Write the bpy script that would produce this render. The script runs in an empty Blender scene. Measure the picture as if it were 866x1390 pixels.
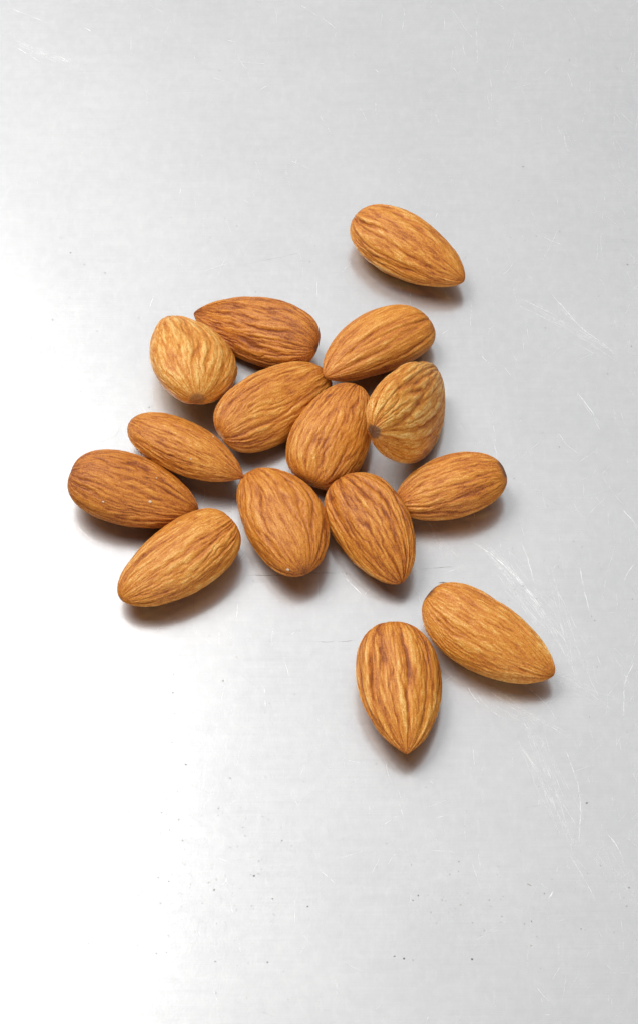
import bpy, math, random
import numpy as np
from mathutils import Vector

scene = bpy.context.scene
col = scene.collection
MM = 0.001

# ------------------------------------------------------------------ camera
ELEV, FOV, VIEW_H = 57.0, 22.0, 180.0           # degrees, degrees, mm seen at the pile
DIST = VIEW_H / 2 / math.tan(math.radians(FOV) / 2)
cam_data = bpy.data.cameras.new('camera')
cam = bpy.data.objects.new('camera', cam_data)
col.objects.link(cam)
cam_data.sensor_fit = 'VERTICAL'
cam_data.angle_y = math.radians(FOV)
cam_data.clip_start = 0.02
cam_data.clip_end = 20
e = math.radians(ELEV)
cam.location = (0, -DIST * math.cos(e) * MM, DIST * math.sin(e) * MM)
cam.rotation_euler = (math.radians(90 - ELEV), 0, 0)
scene.camera = cam

# ------------------------------------------------------------------ studio light
world = bpy.data.worlds.new('World')
scene.world = world
world.use_nodes = True
bg = world.node_tree.nodes['Background']
bg.inputs['Color'].default_value = (1.0, 0.985, 0.975, 1)
bg.inputs['Strength'].default_value = 0.065

def softbox(name, loc, target, sx, sy, watts, colr=(1, 1, 1)):
    d = bpy.data.lights.new(name, 'AREA')
    d.shape = 'RECTANGLE'
    d.size, d.size_y = sx, sy
    d.energy = watts
    d.color = colr
    o = bpy.data.objects.new(name, d)
    col.objects.link(o)
    o.location = loc
    o.rotation_euler = (Vector(target) - Vector(loc)).to_track_quat('-Z', 'Y').to_euler()
    return o
softbox('softbox', (-0.557, 0.455, 0.941), (0, 0, 0), 0.60, 0.60, 13.0, (1.0, 0.988, 0.970))
softbox('rear_reflector', (0.082, 0.325, 0.4), (0, 0, 0), 0.82, 0.82, 1.80, (0.985, 0.99, 1.0))
softbox('front_fill', (0.16, -0.66, 0.46), (0, 0, 0), 0.60, 0.60, 3.2, (1.0, 0.98, 0.95))

vs = scene.view_settings
vs.view_transform = 'Standard'
vs.look = 'None'
vs.exposure = 0.0
vs.gamma = 1.0
vs.use_curve_mapping = False
scene.cycles.max_bounces = 8
scene.cycles.use_denoising = True

# ------------------------------------------------------------------ helpers
def px(x, y):
    """photo pixel -> point on the sheet (mm), used once for laying things out"""
    F = 695.0 / math.tan(math.radians(FOV) / 2)
    pos = np.array([0, -DIST * math.cos(e), DIST * math.sin(e)])
    f = -pos / DIST
    u = np.array([0, math.sin(e), math.cos(e)])
    d = f + np.array([1.0, 0, 0]) * (x - 433) / F - u * (y - 695) / F
    p = pos - d * pos[2] / d[2]
    return p[0], p[1]

def nodes_of(name):
    m = bpy.data.materials.new(name)
    m.use_nodes = True
    nt = m.node_tree
    return m, nt, nt.nodes['Principled BSDF'], nt.nodes['Material Output']

def N(nt, typ, **kw):
    n = nt.nodes.new(typ)
    for k, v in kw.items():
        setattr(n, k, v)
    return n

def L(nt, a, b):
    nt.links.new(a, b)

def math_node(nt, op, a, b=None, clamp=False):
    n = N(nt, 'ShaderNodeMath', operation=op, use_clamp=clamp)
    for i, v in enumerate((a, b)):
        if v is None:
            continue
        if isinstance(v, (int, float)):
            n.inputs[i].default_value = v
        else:
            L(nt, v, n.inputs[i])
    return n.outputs[0]

def ramp(nt, fac, stops, interp='LINEAR'):
    r = N(nt, 'ShaderNodeValToRGB')
    cr = r.color_ramp
    cr.interpolation = interp
    while len(cr.elements) < len(stops):
        cr.elements.new(0.5)
    for el, (p, c) in zip(cr.elements, stops):
        el.position = p
        el.color = (c, c, c, 1) if isinstance(c, (int, float)) else (*c, 1)
    L(nt, fac, r.inputs[0])
    return r.outputs[0]

def noise_tex(nt, vec, scale, detail=2.0, rough=0.5, dist=0.0):
    n = N(nt, 'ShaderNodeTexNoise')
    n.inputs['Scale'].default_value = scale
    n.inputs['Detail'].default_value = detail
    n.inputs['Roughness'].default_value = rough
    n.inputs['Distortion'].default_value = dist
    L(nt, vec, n.inputs['Vector'])
    return n.outputs['Fac']

def mapping(nt, vec, scale=(1, 1, 1), rot=(0, 0, 0)):
    m = N(nt, 'ShaderNodeMapping')
    m.inputs['Scale'].default_value = scale
    m.inputs['Rotation'].default_value = rot
    L(nt, vec, m.inputs['Vector'])
    return m.outputs[0]

def mix_col(nt, fac, a, b, blend='MIX'):
    m = N(nt, 'ShaderNodeMix', data_type='RGBA', blend_type=blend)
    for sock, v in ((m.inputs[0], fac), (m.inputs[6], a), (m.inputs[7], b)):
        if isinstance(v, (int, float)):
            sock.default_value = v
        elif isinstance(v, tuple):
            sock.default_value = (*v, 1)
        else:
            L(nt, v, sock)
    return m.outputs[2]

def bump(nt, height, strength, dist, normal=None):
    b = N(nt, 'ShaderNodeBump')
    b.inputs['Strength'].default_value = strength
    b.inputs['Distance'].default_value = dist
    L(nt, height, b.inputs['Height'])
    if normal is not None:
        L(nt, normal, b.inputs['Normal'])
    return b.outputs[0]

def mesh_from(name, verts, faces, mat, smooth=True):
    me = bpy.data.meshes.new(name)
    me.from_pydata([tuple(v) for v in verts], [], faces)
    me.materials.append(mat)
    if smooth:
        me.polygons.foreach_set('use_smooth', [True] * len(me.polygons))
    me.update()
    return me

def link(name, me, parent=None):
    o = bpy.data.objects.new(name, me)
    col.objects.link(o)
    o.parent = parent
    return o

# ------------------------------------------------------------------ metal sheet
m_metal, nt, bs, out = nodes_of('brushed_metal')
tc = N(nt, 'ShaderNodeTexCoord').outputs['Object']
cloud = noise_tex(nt, tc, 38, 4, 0.6)
blot = noise_tex(nt, tc, 520, 4, 0.7, 0.4)
fine = noise_tex(nt, tc, 2600, 2, 0.6)
brush_h = noise_tex(nt, mapping(nt, tc, (60, 6500, 1)), 1.0, 2, 0.6)
brush_v = noise_tex(nt, mapping(nt, tc, (5200, 200, 1)), 1.0, 2, 0.6)
brush = math_node(nt, 'ADD', brush_h, math_node(nt, 'MULTIPLY', brush_v, 0.18))
c1 = ramp(nt, cloud, [(0.3, (0.582, 0.584, 0.589)), (0.7, (0.618, 0.618, 0.618))])
scuff = noise_tex(nt, mapping(nt, tc, (900, 300, 1), (0, 0, 0.5)), 1.0, 5, 0.75, 0.6)
c2 = mix_col(nt, 0.30, c1, ramp(nt, blot, [(0.32, (0.55, 0.552, 0.557)), (0.66, (0.65, 0.65, 0.648))]))
c2 = mix_col(nt, ramp(nt, scuff, [(0.52, 0.0), (0.74, 0.4)]), c2, (0.69, 0.69, 0.685))
c2 = mix_col(nt, 1.0, c2, ramp(nt, brush, [(0.40, (0.97, 0.97, 0.97)), (0.80, (1.02, 1.02, 1.02))]), 'MULTIPLY')
L(nt, c2, bs.inputs['Base Color'])
bs.inputs['Metallic'].default_value = 1.0
r = math_node(nt, 'ADD', math_node(nt, 'MULTIPLY', cloud, 0.10), math_node(nt, 'MULTIPLY', blot, 0.05))
r = math_node(nt, 'ADD', r, math_node(nt, 'MULTIPLY', brush, 0.05))
RO1, RO2, MIXR = 0.125, 0.42, 0.40
L(nt, math_node(nt, 'ADD', r, RO1), bs.inputs['Roughness'])
b1 = bump(nt, brush, 0.03, 0.00006)
nrm_ = bump(nt, fine, 0.15, 0.00005, b1)
L(nt, nrm_, bs.inputs['Normal'])
# the worn skin of the metal scatters wider than the polished metal between
bs2 = N(nt, 'ShaderNodeBsdfPrincipled')
bs2.inputs['Metallic'].default_value = 1.0
L(nt, c2, bs2.inputs['Base Color'])
L(nt, math_node(nt, 'ADD', r, RO2), bs2.inputs['Roughness'])
L(nt, nrm_, bs2.inputs['Normal'])
mxs = N(nt, 'ShaderNodeMixShader')
mxs.inputs[0].default_value = MIXR
L(nt, bs.outputs[0], mxs.inputs[1]); L(nt, bs2.outputs[0], mxs.inputs[2])
L(nt, mxs.outputs[0], out.inputs['Surface'])

def rounded_slab(hx, hy, th, rad, n=8):
    ring = []
    for cx, cy, a0 in ((hx - rad, hy - rad, 0), (-hx + rad, hy - rad, 90), (-hx + rad, -hy + rad, 180), (hx - rad, -hy + rad, 270)):
        for i in range(n + 1):
            a = math.radians(a0 + 90 * i / n)
            ring.append((cx + rad * math.cos(a), cy + rad * math.sin(a)))
    k = len(ring)
    v = [(x, y, 0) for x, y in ring] + [(x, y, -th) for x, y in ring]
    f = [list(range(k)), list(range(2 * k - 1, k - 1, -1))]
    f += [[i, i + k, (i + 1) % k + k, (i + 1) % k] for i in range(k)]
    return v, f
v, f = rounded_slab(0.45, 0.45, 0.003, 0.02)
sheet = link('metal_sheet', mesh_from('metal_sheet', v, f, m_metal, smooth=False))
sheet['kind'] = 'structure'
sheet['label'] = 'scratched brushed aluminium sheet under the almonds'
# ------------------------------------------------------------------ marks on the sheet
m_scr, nt, bs, out = nodes_of('scratch_metal')
bs.inputs['Metallic'].default_value = 1.0
bs.inputs['Base Color'].default_value = (0.93, 0.93, 0.93, 1)
bs.inputs['Roughness'].default_value = 0.44
tc = N(nt, 'ShaderNodeTexCoord').outputs['Object']
brk = noise_tex(nt, tc, 420, 4, 0.7)
at = N(nt, 'ShaderNodeAttribute', attribute_name='fade').outputs['Fac']
fac = math_node(nt, 'MULTIPLY', ramp(nt, brk, [(0.36, 0.12), (0.60, 1.0)]), at)
tr = N(nt, 'ShaderNodeBsdfTransparent')
mx = N(nt, 'ShaderNodeMixShader')
L(nt, fac, mx.inputs[0]); L(nt, tr.outputs[0], mx.inputs[1]); L(nt, bs.outputs[0], mx.inputs[2])
L(nt, mx.outputs[0], out.inputs['Surface'])

m_dark, nt, bs, out = nodes_of('dark_scratch')
bs.inputs['Base Color'].default_value = (0.16, 0.14, 0.12, 1)
bs.inputs['Roughness'].default_value = 0.7
tc = N(nt, 'ShaderNodeTexCoord').outputs['Object']
brk = noise_tex(nt, tc, 500, 4, 0.7)
at = N(nt, 'ShaderNodeAttribute', attribute_name='fade').outputs['Fac']
fac = math_node(nt, 'MULTIPLY', ramp(nt, brk, [(0.38, 0.05), (0.62, 1.0)]), at)
tr = N(nt, 'ShaderNodeBsdfTransparent')
mx = N(nt, 'ShaderNodeMixShader')
L(nt, fac, mx.inputs[0]); L(nt, tr.outputs[0], mx.inputs[1]); L(nt, bs.outputs[0], mx.inputs[2])
L(nt, mx.outputs[0], out.inputs['Surface'])

m_pit, nt, bs, out = nodes_of('pit_dirt')
tc = N(nt, 'ShaderNodeTexCoord').outputs['Object']
L(nt, ramp(nt, noise_tex(nt, tc, 300, 1), [(0.35, (0.15, 0.135, 0.12)), (0.65, (0.46, 0.43, 0.40))]), bs.inputs['Base Color'])
bs.inputs['Roughness'].default_value = 0.8

rng = random.Random(11)
class Ribbons:
    """thin raised burrs following a path in mm on the sheet"""
    def __init__(self, z, k=1.0): self.v, self.f, self.a, self.z, self.k = [], [], [], z, k
    def add(self, pts, width, alpha=1.0):
        pts = np.array(pts, float)
        # resample with a light wobble
        seg = np.hypot(*np.diff(pts, axis=0).T); s = np.concatenate([[0], np.cumsum(seg)])
        n = max(4, int(s[-1] / 0.7)); t = np.linspace(0, s[-1], n)
        p = np.stack([np.interp(t, s, pts[:, 0]), np.interp(t, s, pts[:, 1])], 1)
        if len(pts) > 2:
            for _ in range(max(1, n // 8)):
                p[1:-1] = (p[:-2] + 2 * p[1:-1] + p[2:]) / 4
        d = np.gradient(p, axis=0); d /= np.linalg.norm(d, axis=1)[:, None] + 1e-9
        nrm = np.stack([-d[:, 1], d[:, 0]], 1)
        ph = rng.random() * 9
        p = p + nrm * (0.10 * np.sin(t * 0.55 + ph) + 0.04 * np.sin(t * 2.1 + ph * 2))[:, None]
        u = np.linspace(0, 1, n)
        w = width * np.clip(np.minimum(u, 1 - u) * 5, 0.25, 1) * (0.7 + 0.5 * np.sin(t * 1.3 + ph) ** 2)
        b = len(self.v)
        for i in range(n):
            for sgn in (-1, 1):
                q = p[i] + sgn * nrm[i] * w[i] / 2
                self.v.append((q[0] * MM, q[1] * MM, self.z * MM))
                self.a.append(alpha * min(1, 4 * min(u[i], 1 - u[i]) + 0.1))
            if i:
                k = b + 2 * i
                self.f.append((k - 2, k, k + 1, k - 1))
        self.z += 0.00002
    def addpx(self, pl, width, alpha=1.0): self.add([px(*q) for q in pl], width * self.k, alpha)
    def build(self, name, mat):
        me = mesh_from(name, self.v, self.f, mat, smooth=False)
        me.attributes.new('fade', 'FLOAT', 'POINT').data.foreach_set('value', self.a)
        o = link(name, me, sheet); o['kind'] = 'stuff'
        return o

S = Ribbons(0.010, 0.68)
def bundle(a, b, n, spread, width, alpha, bow=0.0):
    """a rub of roughly parallel hairlines from pixel a to pixel b"""
    (x0, y0), (x1, y1) = a, b
    for _ in range(int(n * 2)):
        s0, s1 = rng.gauss(0, spread), rng.gauss(0, spread)
        t0, t1 = sorted((rng.uniform(-0.05, 0.6), rng.uniform(0.4, 1.05)))
        dx, dy = x1 - x0, y1 - y0; ln = math.hypot(dx, dy); nx, ny = -dy / ln, dx / ln
        bw = bow + rng.gauss(0, 1.5)
        S.addpx([(x0 + dx * t + nx * (s0 + (s1 - s0) * t + bw * 4 * t * (1 - t)), y0 + dy * t + ny * (s0 + (s1 - s0) * t + bw * 4 * t * (1 - t))) for t in (t0, (t0 + t1) / 2, t1)], width * rng.uniform(0.6, 1.3), alpha * rng.uniform(0.5, 1))
for pl, w, al in [
    ([(700, 402), (725, 414), (750, 428)], .26, .8), ([(742, 390), (758, 412), (790, 446), (842, 486)], .30, .9),
    ([(755, 415), (785, 440), (806, 462)], .26, .8), ([(728, 420), (760, 436), (795, 458)], .2, .5),
    ([(782, 530), (800, 556), (814, 578)], .26, 1), ([(786, 540), (806, 570), (817, 590)], .18, .7),
    ([(752, 582), (770, 605), (792, 620)], .18, .7), ([(633, 730), (665, 752), (696, 778), (740, 832)], .34, .9),
    ([(705, 730), (716, 762), (728, 800)], .24, .8), ([(641, 733), (680, 768), (706, 800)], .22, .6),
    ([(782, 756), (793, 800), (801, 838)], .2, .8), ([(862, 762), (852, 778), (845, 792)], .22, .7),
    ([(842, 690), (866, 716)], .26, .9), ([(862, 890), (848, 925), (844, 985)], .26, .9),
    ([(464, 780), (480, 798), (497, 812)], .24, .8), ([(632, 930), (642, 948), (658, 962)], .22, .7),
    ([(640, 935), (660, 958), (692, 985)], .2, .6), ([(690, 905), (742, 958), (765, 992)], .2, .6),
    ([(602, 0), (640, 50), (652, 62)], .18, .6), ([(603, 22), (602, 56)], .18, .6), ([(648, 8), (646, 60), (648, 98)], .2, .6),
    ([(626, 58), (630, 76)], .24, .8), ([(664, 90), (666, 130), (667, 160)], .16, .5), ([(433, 22), (465, 46)], .2, .6),
    ([(8, 10), (40, 20), (66, 32)], .2, .5), ([(112, 36), (127, 44)], .24, .7), ([(70, 70), (100, 88)], .22, .6),
    ([(14, 58), (60, 88)], .2, .5), ([(390, 215), (423, 230)], .2, .6), ([(404, 5), (433, 22)], .2, .6),
    ([(783, 1050), (787, 1100), (786, 1150)], .26, .9), ([(766, 1015), (778, 1050), (784, 1066)], .24, .8),
    ([(820, 1125), (838, 1150), (850, 1185)], .24, .8), ([(700, 1005), (712, 1025), (746, 1062)], .18, .5),
    ([(768, 1150), (790, 1190), (812, 1230)], .22, .5), ([(540, 1090), (552, 1118)], .18, .5), ([(742, 1225), (752, 1205)], .3, .9),
    ([(737, 490), (760, 470), (775, 450)], .14, .5), ([(733, 360), (756, 312), (766, 300)], .14, .5),
    ([(820, 130), (840, 160), (846, 180)], .14, .5), ([(668, 590), (674, 615), (676, 640)], .2, .6),
    ([(812, 640), (848, 690)], .2, .6), ([(598, 855), (615, 880)], .16, .5), ([(322, 806), (322, 850)], .12, .5),
    ([(735, 880), (752, 910), (770, 940)], .2, .5), ([(828, 880), (842, 905), (858, 940)], .2, .5)]:
    S.addpx(pl, w, al * .9)
bundle((700, 400), (842, 488), 9, 7, .13, .6)
bundle((640, 725), (780, 900), 16, 12, .15, .65, -4)
bundle((730, 760), (800, 960), 10, 14, .13, .55)
bundle((635, 925), (770, 1010), 9, 10, .13, .5)
bundle((690, 890), (850, 960), 9, 14, .13, .45)
bundle((700, 960), (790, 1160), 12, 14, .14, .5)
bundle((770, 1100), (860, 1250), 8, 20, .13, .4)
bundle((10, 50), (100, 92), 7, 6, .13, .4)
bundle((60, 66), (130, 100), 6, 8, .12, .4)
bundle((560, 690), (620, 770), 7, 10, .12, .45)
bundle((470, 640), (500, 700), 4, 8, .12, .3)
for _ in range(900):                       # loose hairlines, denser to the right where the sheet is worn
    x = 880 * (1 - .8 * rng.random() ** 2.2) ; y = rng.uniform(-20, 1400)
    a = rng.choice((rng.gauss(-1.1, .35), rng.gauss(-1.55, .25), rng.gauss(.6, .5))); ln = rng.uniform(6, 50) ** 1.0
    S.addpx([(x, y), (x + ln * .5 * math.cos(a) + rng.gauss(0, 1.5), y - ln * .5 * math.sin(a)), (x + ln * math.cos(a), y - ln * math.sin(a))], rng.uniform(.08, .15), rng.uniform(.2, .55))
S.build('scratch', m_scr)

D = Ribbons(0.014)
for pl, w, al in [([(330, 782), (380, 780), (440, 778), (478, 776)], .13, .8), ([(478, 776), (520, 776), (568, 775)], .10, .5), ([(566, 772), (620, 770)], .10, .6),
                  ([(425, 871), (488, 870)], .09, .5), ([(120, 1015), (105, 1040), (102, 1062), (94, 1086)], .12, .55),
                  ([(30, 636), (70, 620), (80, 618)], .09, .3), ([(110, 612), (160, 590), (168, 570)], .08, .3),
                  ([(330, 360), (420, 340)], .08, .25), ([(0, 1105), (30, 1150)], .08, .3), ([(120, 1250), (150, 1290)], .08, .3),
                  ([(45, 1215), (75, 1170)], .08, .25), ([(180, 1225), (205, 1200)], .08, .3), ([(262, 780), (264, 845)], .07, .35),
                  ([(190, 780), (196, 800)], .08, .3), ([(593, 791), (606, 791)], .22, 1.0)]:
    D.addpx(pl, w, al)
for _ in range(30):
    x, y = rng.uniform(0, 866), rng.uniform(0, 1400); a = rng.gauss(0, .5); ln = rng.uniform(10, 60)
    D.addpx([(x, y), (x + ln * math.cos(a), y + ln * math.sin(a))], rng.uniform(.04, .08), rng.uniform(.08, .25))
D.build('dark_scratch', m_dark)

pv, pf = [], []
def pit(x, y, r):
    cx, cy = px(x, y); k = rng.choice((6, 7, 8)); b = len(pv); el = rng.uniform(.5, 1); an = rng.uniform(0, 3)
    for i in range(k):
        a = 2 * math.pi * i / k; rr = r * rng.uniform(.65, 1.25)
        qx, qy = rr * math.cos(a), rr * el * math.sin(a)
        pv.append(((cx + qx * math.cos(an) - qy * math.sin(an)) * MM, (cy + qx * math.sin(an) + qy * math.cos(an)) * MM, 0.000018))
    pv.append((cx * MM, cy * MM, (0.018 + 0.25 * r) * MM))
    for i in range(k):
        pf.append((b + i, b + (i + 1) % k, b + k))
for x, y, r in [(530, 278, .12), (535, 277, .10), (541, 280, .09), (622, 347, .16), (627, 346, .12), (631, 349, .15), (635, 346, .12), (629, 352, .10),
                (845, 325, .2), (849, 328, .12), (851, 359, .3), (812, 402, .15), (856, 470, .2), (858, 813, .22), (738, 761, .16), (800, 867, .14), (810, 905, .16),
                (690, 815, .14), (780, 803, .14), (698, 800, .1), (345, 1189, .28), (341, 1187, .2), (370, 1220, .28), (233, 1008, .22), (253, 1038, .2), (343, 1019, .16),
                (8, 1200, .22), (164, 1182, .22), (383, 1141, .2), (66, 1080, .16), (226, 1293, .18), (592, 1253, .15), (718, 1201, .18), (796, 1090, .28), (720, 1202, .12),
                (203, 553, .25), (207, 551, .15), (272, 571, .2), (86, 667, .25), (89, 664, .15), (72, 434, .2), (300, 572, .12), (75, 1021, .1),
                (332, 736, .22), (335, 738, .18), (329, 733, .12), (470, 779, .2), (475, 780, .14), (482, 779, .12), (464, 776, .14),
                (785, 1080, .15), (716, 1200, .2), (738, 1213, .18), (580, 1215, .15), (558, 1174, .18), (560, 1222, .2), (610, 1187, .14), (622, 1183, .14),
                (535, 1298, .3), (548, 1301, .28), (560, 1303, .2), (640, 1302, .3), (480, 1194, .1), (830, 1210, .14), (853, 1205, .2), (850, 1230, .2), (846, 1218, .14)]:
    pit(x, y, r * .7)
for cx, cy, sx, sy, n in ((250, 1130, 90, 90, 190), (250, 880, 120, 70, 60), (150, 1230, 120, 60, 50), (380, 1210, 60, 60, 45), (110, 455, 90, 60, 40),
                          (330, 320, 60, 50, 20), (620, 1210, 40, 25, 26), (600, 1180, 90, 50, 20), (780, 1230, 80, 60, 36), (770, 250, 90, 110, 40),
                          (760, 560, 80, 120, 30), (740, 830, 90, 90, 40), (60, 620, 60, 80, 16), (820, 430, 40, 60, 14), (150, 200, 140, 120, 26), (600, 640, 40, 30, 8)):
    for _ in range(n):
        pit(rng.gauss(cx, sx), rng.gauss(cy, sy), min(.15, .05 + rng.expovariate(36)))
for _ in range(260):
    pit(rng.uniform(-30, 900), rng.uniform(-30, 1420), min(.16, .035 + rng.expovariate(35)))
o = link('speck', mesh_from('speck', pv, pf, m_pit), sheet)
o['kind'] = 'stuff'
# ------------------------------------------------------------------ almonds
m_skin, nt, bs, out = nodes_of('almond_skin')
tco = N(nt, 'ShaderNodeTexCoord').outputs['Object']
info = N(nt, 'ShaderNodeObjectInfo')
off = N(nt, 'ShaderNodeVectorMath', operation='SCALE'); off.inputs[0].default_value = (1, .7, .4)
L(nt, info.outputs['Random'], off.inputs['Scale'])
va = N(nt, 'ShaderNodeVectorMath', operation='ADD'); L(nt, tco, va.inputs[0]); L(nt, off.outputs[0], va.inputs[1])
tc = va.outputs[0]
ridge = N(nt, 'ShaderNodeAttribute', attribute_name='ridge').outputs['Fac']
tone = N(nt, 'ShaderNodeAttribute', attribute_name='tone').outputs['Fac']
scar = N(nt, 'ShaderNodeAttribute', attribute_name='scar').outputs['Fac']
nub = N(nt, 'ShaderNodeAttribute', attribute_name='nub').outputs['Fac']
fib = noise_tex(nt, mapping(nt, tc, (350, 2600, 2600)), 1.0, 4, 0.65)
mot = noise_tex(nt, mapping(nt, tc, (120, 330, 330)), 1.0, 3, 0.6)
grain = noise_tex(nt, tc, 5200, 2, 0.6)
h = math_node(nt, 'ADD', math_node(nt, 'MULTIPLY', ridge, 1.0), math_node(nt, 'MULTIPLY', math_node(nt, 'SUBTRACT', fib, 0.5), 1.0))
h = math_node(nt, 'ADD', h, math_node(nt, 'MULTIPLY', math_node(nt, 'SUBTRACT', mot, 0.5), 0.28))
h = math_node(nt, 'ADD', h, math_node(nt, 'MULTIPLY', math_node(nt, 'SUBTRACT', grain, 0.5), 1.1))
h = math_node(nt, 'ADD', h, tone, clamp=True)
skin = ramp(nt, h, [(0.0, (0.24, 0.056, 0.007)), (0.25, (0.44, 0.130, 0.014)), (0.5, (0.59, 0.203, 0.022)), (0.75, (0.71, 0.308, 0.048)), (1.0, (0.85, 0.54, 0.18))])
skin = mix_col(nt, scar, skin, (0.14, 0.062, 0.034))
skin = mix_col(nt, nub, skin, (0.66, 0.42, 0.22))
L(nt, skin, bs.inputs['Base Color'])
L(nt, ramp(nt, h, [(0.1, 0.58), (0.8, 0.41)]), bs.inputs['Roughness'])
bs.inputs['Specular IOR Level'].default_value = 0.40
hb = math_node(nt, 'ADD', math_node(nt, 'MULTIPLY', fib, 0.8), math_node(nt, 'MULTIPLY', grain, 0.55))
L(nt, bump(nt, hb, 1.0, 0.00012), bs.inputs['Normal'])

PERM = np.random.RandomState(5).permutation(256)
PERM = np.concatenate([PERM, PERM, PERM])
GR = np.random.RandomState(6).normal(size=(256, 3)); GR /= np.linalg.norm(GR, axis=1)[:, None]
def perlin(x, y, z):
    xi, yi, zi = np.floor(x).astype(int), np.floor(y).astype(int), np.floor(z).astype(int)
    xf, yf, zf = x - xi, y - yi, z - zi
    xi &= 255; yi &= 255; zi &= 255
    fu, fv, fw = [t * t * t * (t * (t * 6 - 15) + 10) for t in (xf, yf, zf)]
    r = 0
    for dx in (0, 1):
        for dy in (0, 1):
            for dz in (0, 1):
                g = GR[PERM[PERM[PERM[xi + dx] + yi + dy] + zi + dz]]
                d = g[..., 0] * (xf - dx) + g[..., 1] * (yf - dy) + g[..., 2] * (zf - dz)
                r = r + d * (fu if dx else 1 - fu) * (fv if dy else 1 - fv) * (fw if dz else 1 - fw)
    return r * 1.5

NU, NV = 216, 264
def profile(t, a, b):
    m = a / (a + b)
    return t ** a * (1 - t) ** b / (m ** a * (1 - m) ** b)

def build_almond(p, sk):
    x, y, yaw, pitch, roll, Ln, W, T, a, b, k, z0 = p
    R, kt, amp, amp2, seed = sk['R'], sk['kt'], sk['amp'], sk['amp2'], sk['seed']
    t = (1 - np.cos(np.linspace(0, np.pi, NU + 1))) / 2
    th = np.linspace(0, 2 * np.pi, NV, endpoint=False)
    TT, TH = np.meshgrid(t, th, indexing='ij')
    s, s2 = profile(TT, a, b), profile(TT, a, b * 1.05)
    bk = sk.get('beak', 0)
    P = np.stack([(TT - .5) * Ln + bk * np.exp(-((1 - TT) / .012)), W / 2 * s * np.cos(TH) + k * Ln * (4 * TT * (1 - TT) - .5), T / 2 * s2 * np.sin(TH)], -1)
    # normals of the smooth kernel
    du = np.gradient(P, axis=0); dv = (np.roll(P, -1, 1) - np.roll(P, 1, 1)) / 2
    nr = np.cross(dv, du); nr /= np.linalg.norm(nr, axis=-1)[..., None] + 1e-12
    nr[0] = (-1, 0, 0); nr[-1] = (1, 0, 0)
    if (nr[NU // 2, 0] @ np.array([0, 1, 0])) < 0:
        nr[1:-1] *= -1
    o1 = seed * 7.31
    def wob(th_, r_, kt_, o_): return perlin(np.cos(th_) * r_ + o_, np.sin(th_) * r_ + o_ * .37 + 11, TT * kt_ + o_ * 1.7)
    w = sk.get('wob', 1.0)
    th2 = TH + w * (0.20 * wob(TH, 1.3, 2.2, o1) + 0.055 * wob(TH, 2.6, 5, o1 + 20) + 0.022 * wob(TH, 6, 18, o1 + 40))
    n1 = wob(th2, R, kt, o1 + 60)
    n2 = wob(th2 + .05 * wob(TH, 5, 14, o1 + 80), R * 2.1, kt * 1.8, o1 + 100)
    n3 = wob(th2, R * 4.5, kt * 6, o1 + 120)
    n4 = wob(TH, R * 8, 38, o1 + 140)
    bil = lambda n, q: np.minimum(1, np.abs(n) * q)
    h1 = bil(n1, 3.2) ** .7
    h2 = bil(n2, 3.2) ** .65
    h3 = bil(n3, 2.4)
    # where along and around the kernel the wrinkles are strong
    patch = np.clip(.62 + .9 * wob(TH, .9, 2.2, o1 + 160), .12, 1.15)
    endf = np.clip(TT / .10, 0, 1) ** .7 * np.clip((1 - TT) / .10, 0, 1) ** .7
    disp = 1.1 * amp * (h1 - .7) * patch + 1.7 * amp2 * (h2 - .62) * (.4 + .6 * patch) + .055 * (h3 - .5) + .022 * n4
    disp *= .12 + .88 * endf
    big = .15 * wob(TH, .8, 2.0, o1 + 200) + .08 * wob(TH, 1.6, 3.5, o1 + 220)
    P = P + nr * (disp + big * endf)[..., None]
    # pigment follows the skin's folds
    con = sk.get('con', .85)
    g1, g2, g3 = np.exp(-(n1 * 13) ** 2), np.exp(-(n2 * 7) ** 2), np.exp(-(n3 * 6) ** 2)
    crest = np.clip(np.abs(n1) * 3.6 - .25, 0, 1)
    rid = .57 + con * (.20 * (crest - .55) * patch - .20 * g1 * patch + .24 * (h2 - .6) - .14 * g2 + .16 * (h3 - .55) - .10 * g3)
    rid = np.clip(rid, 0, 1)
    rid = rid * (.45 + .55 * endf) + .30 * (1 - endf) * .55
    # scar at the blunt end, pale nub at the tip
    db = np.linalg.norm(P - P[0].mean(0), axis=-1); dt = np.linalg.norm(P - P[-1].mean(0), axis=-1)
    edge = 1 + .35 * wob(TH, 1.5, 9, o1 + 260)
    sr, nrad = sk.get('scar', .9), sk.get('nub', 0)
    q_ = np.clip((1.2 - db / (sr * edge)) / .4, 0, 1)
    sc = q_ * q_ * (3 - 2 * q_) * sk.get('scar_k', .7)
    nb_ = np.clip(1.4 - dt / (nrad * edge), 0, 1) if nrad else np.zeros_like(dt)
    P += nr * (-.14 * np.clip(1.2 - db / (sr * edge), 0, 1) * sk.get('scar_k', .7))[..., None]
    ton = sk['tone'] + .02 + .10 * wob(TH, .9, 1.8, o1 + 300) - .16 * np.exp(-dt / 1.6) - .10 * np.exp(-db / 2.0)

    # to the mesh, split so that a visible scar or nub is a piece of its own
    V = np.concatenate([P[0].mean(0)[None], P[1:-1].reshape(-1, 3), P[-1].mean(0)[None]]) * MM
    def flat(A): return np.concatenate([A[0, :1], A[1:-1].ravel(), A[-1, :1]])
    att = {'ridge': flat(rid), 'tone': flat(ton), 'scar': flat(sc), 'nub': flat(nb_)}
    nrow = NU - 1
    i = np.arange(nrow - 1)[:, None] * NV + 1; j = np.arange(NV)[None]; j2 = (j + 1) % NV
    quads = np.stack([i + j, i + NV + j, i + NV + j2, i + j2], -1).reshape(-1, 4)
    last = len(V) - 1; jj = np.arange(NV); jn = (jj + 1) % NV
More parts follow.
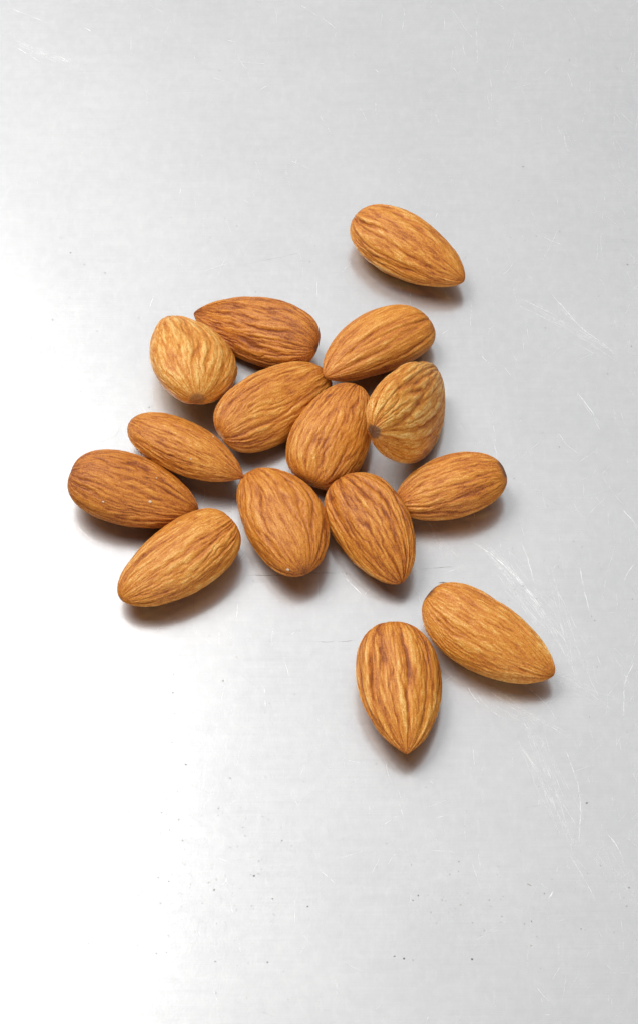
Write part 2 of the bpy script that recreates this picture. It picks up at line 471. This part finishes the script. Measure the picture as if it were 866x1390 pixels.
    tri0 = np.stack([np.zeros(NV, int), 1 + jj, 1 + jn], -1)
    base = 1 + (nrow - 1) * NV
    tri1 = np.stack([np.full(NV, last), base + jn, base + jj], -1)
    # vertex normals of the whole skin, kept on every piece so the joints stay invisible
    vn = np.zeros_like(V)
    for F in (tri0, tri1, quads[:, :3], quads[:, [0, 2, 3]]):
        fn = np.cross(V[F[:, 1]] - V[F[:, 0]], V[F[:, 2]] - V[F[:, 0]])
        for c in range(3):
            np.add.at(vn, F[:, c], fn)
    vn /= np.linalg.norm(vn, axis=1)[:, None] + 1e-20
    out_ok = ((vn * (V - V.mean(0))).sum(1)).mean() > 0
    if not out_ok:
        quads = quads[:, ::-1]; tri0 = tri0[:, ::-1]; tri1 = tri1[:, ::-1]; vn = -vn
    row_db = np.concatenate([[0], db[1:-1].mean(1)]); row_dt = np.concatenate([dt[1:-1].mean(1), [0]])
    k0 = int((db[1:-1].mean(1) < sr * 1.1).sum()) if sk.get('scar_part') else 0       # rings in the scar
    k1 = int((dt[1:-1].mean(1) < nrad * 1.2).sum()) if nrad else 0
    q3 = quads.reshape(nrow - 1, NV, 4)
    pieces = []
    if k0 > 1:
        pieces.append(('scar', tri0, q3[:k0 - 1].reshape(-1, 4)))
        body_t, a0 = [], k0 - 1
    else:
        body_t, a0 = [tri0], 0
    if k1 > 1:
        pieces.append(('tip_nub', tri1, q3[nrow - k1:].reshape(-1, 4)))
        a1 = nrow - k1
    else:
        body_t.append(tri1); a1 = nrow - 1
    tris = np.concatenate(body_t) if body_t else np.zeros((0, 3), int)
    pieces.insert(0, ('almond', tris, q3[a0:a1].reshape(-1, 4)))
    root = None
    for name, tr_, qd in pieces:
        used = np.unique(np.concatenate([tr_.ravel(), qd.ravel()]))
        mp = np.full(len(V), -1); mp[used] = np.arange(len(used))
        loops = np.concatenate([mp[tr_].ravel(), mp[qd].ravel()])
        cnt = np.concatenate([np.full(len(tr_), 3), np.full(len(qd), 4)])
        me = bpy.data.meshes.new(name)
        me.vertices.add(len(used)); me.vertices.foreach_set('co', V[used].ravel())
        me.loops.add(len(loops)); me.loops.foreach_set('vertex_index', loops.astype(np.int32))
        me.polygons.add(len(cnt)); me.polygons.foreach_set('loop_start', np.concatenate([[0], np.cumsum(cnt)[:-1]]).astype(np.int32))
        me.polygons.foreach_set('use_smooth', np.ones(len(cnt), bool))
        me.materials.append(m_skin)
        me.update(calc_edges=True); me.validate()
        for kx, arr in att.items():
            me.attributes.new(kx, 'FLOAT', 'POINT').data.foreach_set('value', arr[used].astype(np.float32))
        me.normals_split_custom_set_from_vertices(vn[used].tolist())
        ob = link(name, me, root)
        if root is None:
            root = ob
            ob.rotation_mode = 'XYZ'
            ob.rotation_euler = (roll, pitch, yaw)
            ob.location = (x * MM, y * MM, z0 * MM)
    return root
# x, y, yaw, pitch, roll, length, width, thickness, blunt shape, tip shape, bend, height (mm, radians)
POSE = {
    1: (16.7486, 55.6964, -0.6367, 0.0368, 0.1212, 24.6863, 12.6148, 8.4804, 0.4652, 0.6479, -0.0023, 4.2084),
    2: (-11.6115, 37.3209, 2.7004, 0.1445, -0.3477, 25.1941, 12.7537, 6.6771, 0.4055, 0.7141, -0.0100, 3.6050),
    3: (-23.3902, 29.4647, 1.8054, 0.2012, 0.3614, 23.2592, 15.9092, 9.3726, 0.5903, 0.7161, -0.0590, 5.5161),
    4: (10.0013, 32.7945, -2.4766, -0.1080, 0.0839, 23.7754, 13.0506, 7.8633, 0.3725, 0.6425, -0.0420, 4.4840),
    5: (-7.8744, 20.2088, -2.4858, -0.0661, -0.3505, 23.9499, 13.3138, 7.2139, 0.4721, 0.3655, -0.0038, 4.0558),
    6: (2.6459, 13.5240, -1.9752, 0.1464, -0.1537, 20.9454, 13.8106, 7.9454, 0.5025, 0.3066, -0.0180, 4.6384),
    7: (15.6606, 16.5066, 1.0098, 0.4158, 0.9584, 25.3370, 16.5170, 7.7861, 0.5307, 0.6096, -0.0812, 8.2395),
    8: (-23.4217, 10.3806, -0.5236, 0.0054, -0.3741, 23.1536, 11.1615, 8.1455, 0.5241, 0.6940, 0.0128, 4.3445),
    9: (-32.2013, 1.5240, -0.2785, 0.1363, -0.0119, 23.4724, 13.7595, 8.0584, 0.3820, 0.5841, 0.0037, 3.9496),
    10: (-24.3018, -12.5441, -2.4531, 0.0277, 0.0291, 24.1620, 13.4644, 8.1449, 0.3616, 0.5186, 0.0160, 4.0133),
    11: (-6.5337, -4.3521, 1.9685, 0.0657, -0.0422, 23.9063, 14.2976, 8.1606, 0.4978, 0.5081, -0.0500, 4.0955),
    12: (9.2781, -6.4293, -1.0967, 0.0581, 0.3427, 22.8988, 13.3965, 8.4706, 0.4644, 0.6305, 0.0369, 4.4009),
    13: (22.9232, 2.5475, -2.8180, 0.0481, -0.0293, 20.4234, 11.9593, 7.9301, 0.4602, 0.5550, -0.0175, 3.9251),
    14: (28.6058, -27.6967, -0.6328, 0.0324, 0.1081, 25.7581, 13.0154, 8.2627, 0.4443, 0.6233, -0.0309, 4.1419),
    15: (13.4182, -37.4593, -1.4877, 0.0089, -0.0805, 24.4786, 14.2526, 8.1816, 0.4433, 0.6640, 0.0050, 4.0974),
}
SKIN = {
    1: dict(R=2.5, kt=1.28, amp=0.42, amp2=.13, tone=.02, seed=1, scar=1.7, scar_k=.4, con=1.0),
    2: dict(R=3.52, kt=1.52, amp=.24, amp2=.13, tone=-0.17, seed=2, scar=.8),
    3: dict(R=2.42, kt=1.44, amp=.34, amp2=.10, tone=0.2, seed=3, scar=1.35, scar_k=.5, scar_part=True, nub=.75),
    4: dict(R=2.3, kt=.8, amp=.36, amp2=.06, tone=-.03, seed=4, con=.7, scar=.7, scar_k=.3, wob=.7),
    5: dict(R=3.63, kt=1.20, amp=.26, amp2=.15, tone=-0.03, seed=5, scar=1.3, nub=.9),
    6: dict(R=3.30, kt=1.20, amp=.24, amp2=.12, tone=-0.04, seed=6, scar=.8),
    7: dict(R=2.7, kt=1.52, amp=0.36, amp2=.14, tone=.10, seed=27, wob=.45, con=.95, scar=1.35, scar_k=.85, scar_part=True),
    8: dict(R=3.52, kt=1.60, amp=.22, amp2=.14, tone=-0.07, seed=8, beak=.6, scar=.8, scar_k=.3),
    9: dict(R=3.52, kt=1.36, amp=.26, amp2=.14, tone=-0.19, seed=9, scar=.9),
    10: dict(R=3.63, kt=1.28, amp=.22, amp2=.13, tone=0.02, seed=10, scar=1.5, scar_k=.6),
    11: dict(R=2.7, kt=1.20, amp=0.34, amp2=.13, tone=-0.1, seed=11, scar=.8, scar_k=.3, nub=.7),
    12: dict(R=2.5, kt=1.04, amp=0.42, amp2=.13, tone=-0.11, seed=12, con=1.1, scar=.8),
    13: dict(R=2.75, kt=1.20, amp=.24, amp2=.11, tone=-0.05, seed=13, scar=2.0, scar_k=.85, scar_part=True),
    14: dict(R=3.96, kt=1.76, amp=.16, amp2=.14, tone=0.06, seed=14, con=.7, scar=2.1, scar_k=.75, scar_part=True),
    15: dict(R=2.4, kt=0.80, amp=0.44, amp2=.10, tone=-.02, seed=15, beak=.3, con=1.25, scar=.8, scar_k=.3, wob=.6),
}
LABEL = {
    1: 'almond lying alone at the back, well apart from the pile, tip to the right',
    2: 'brown almond at the back of the pile, tip hidden behind the broad pale almond',
    3: 'broad palest almond at the back left of the pile, dark scar facing front',
    4: 'smooth almond with few long grooves behind the scarred upright one, tip on the centre almond',
    5: 'almond in the centre of the pile, its pale nubbed tip pointing to the lower left',
    6: 'almond in mid pile, half shaded, its lower end hidden behind two front almonds',
    7: 'broad almond propped on its side with a round dark scar facing left',
    8: 'slim almond at the left of the pile with a sharp beak tip pointing right',
    9: 'dark brown almond farthest left in the pile, dotted with pale crumbs',
    10: 'almond at the front left of the pile, tip pointing down and left',
    11: 'front almond of the pile with its wide rounded end down and a pale speck',
    12: 'deeply ridged almond at the front of the pile, tip pointing down at the viewer',
    13: 'short almond at the right of the pile, dark round scar on its right end',
    14: 'long finely wrinkled almond apart at the lower right, dark scar on its upper left end',
    15: 'almond lying apart nearest the viewer, bold lengthwise ridges and tip pointing down',
}
for key in POSE:
    o = build_almond(POSE[key], SKIN[key])
    o['label'] = LABEL[key]
    o['category'] = 'almond'
    o['group'] = 'shelled almonds on the metal sheet'

# pale skin crumbs lying on the two almonds at the left
m_crumb, nt, bs, out = nodes_of('pale_crumb')
tc_ = N(nt, 'ShaderNodeTexCoord').outputs['Object']
L(nt, ramp(nt, noise_tex(nt, tc_, 4000, 2), [(0.3, (0.62, 0.47, 0.30)), (0.7, (0.82, 0.74, 0.62))]), bs.inputs['Base Color'])
bs.inputs['Roughness'].default_value = 0.8
bpy.context.view_layer.update()
dg = bpy.context.evaluated_depsgraph_get()
CRUMBS = [
    ((204, 681), .30, 'largest pale crumb, on the dark almond farthest left, near its middle'),
    ((213, 649), .18, 'pale crumb on the upper edge of the dark almond farthest left'),
    ((141, 681), .20, 'pale crumb near the rounded left end of the dark almond farthest left'),
    ((290, 593), .17, 'tiny white crumb on the upper edge of the slim beaked almond'),
    ((260, 623), .17, 'tiny white crumb on the front side of the slim beaked almond'),
    ((391, 773), .28, 'pale crumb on the wide lower end of the front almond'),
]
crng = random.Random(4)
co = cam.location.copy()
for (cx, cy), rad, lab in CRUMBS:
    gx, gy = px(cx, cy)
    d = (Vector((gx * MM, gy * MM, 0)) - co).normalized()
    ok, hit, nrm, *_ = scene.ray_cast(dg, co, d)
    ico = bpy.data.meshes.new('crumb')
    vs_, fs_ = [], []
    nu, nv = 5, 8
    vs_.append((0, 0, .45))
    for a in range(1, nu):
        for b in range(nv):
            la, lo = math.pi * a / nu, 2 * math.pi * b / nv
            k = crng.uniform(.75, 1.2)
            vs_.append((k * math.sin(la) * math.cos(lo), k * .75 * math.sin(la) * math.sin(lo), .45 * k * math.cos(la)))
    vs_.append((0, 0, -.45))
    for b in range(nv):
        fs_.append((0, 1 + b, 1 + (b + 1) % nv))
        for a in range(nu - 2):
            q = 1 + a * nv
            fs_.append((q + b, q + nv + b, q + nv + (b + 1) % nv, q + (b + 1) % nv))
        q = 1 + (nu - 2) * nv
        fs_.append((q + b, len(vs_) - 1, q + (b + 1) % nv))
    ico.from_pydata([(x * rad * MM, y * rad * MM, z * rad * MM) for x, y, z in vs_], [], fs_)
    ico.materials.append(m_crumb)
    o = link('crumb', ico)
    o.rotation_mode = 'QUATERNION'
    o.rotation_quaternion = nrm.to_track_quat('Z', 'Y')
    o.location = hit + nrm * (.15 * rad * MM)
    o['label'] = lab
    o['category'] = 'crumb'
    o['group'] = 'pale crumbs on the almonds'
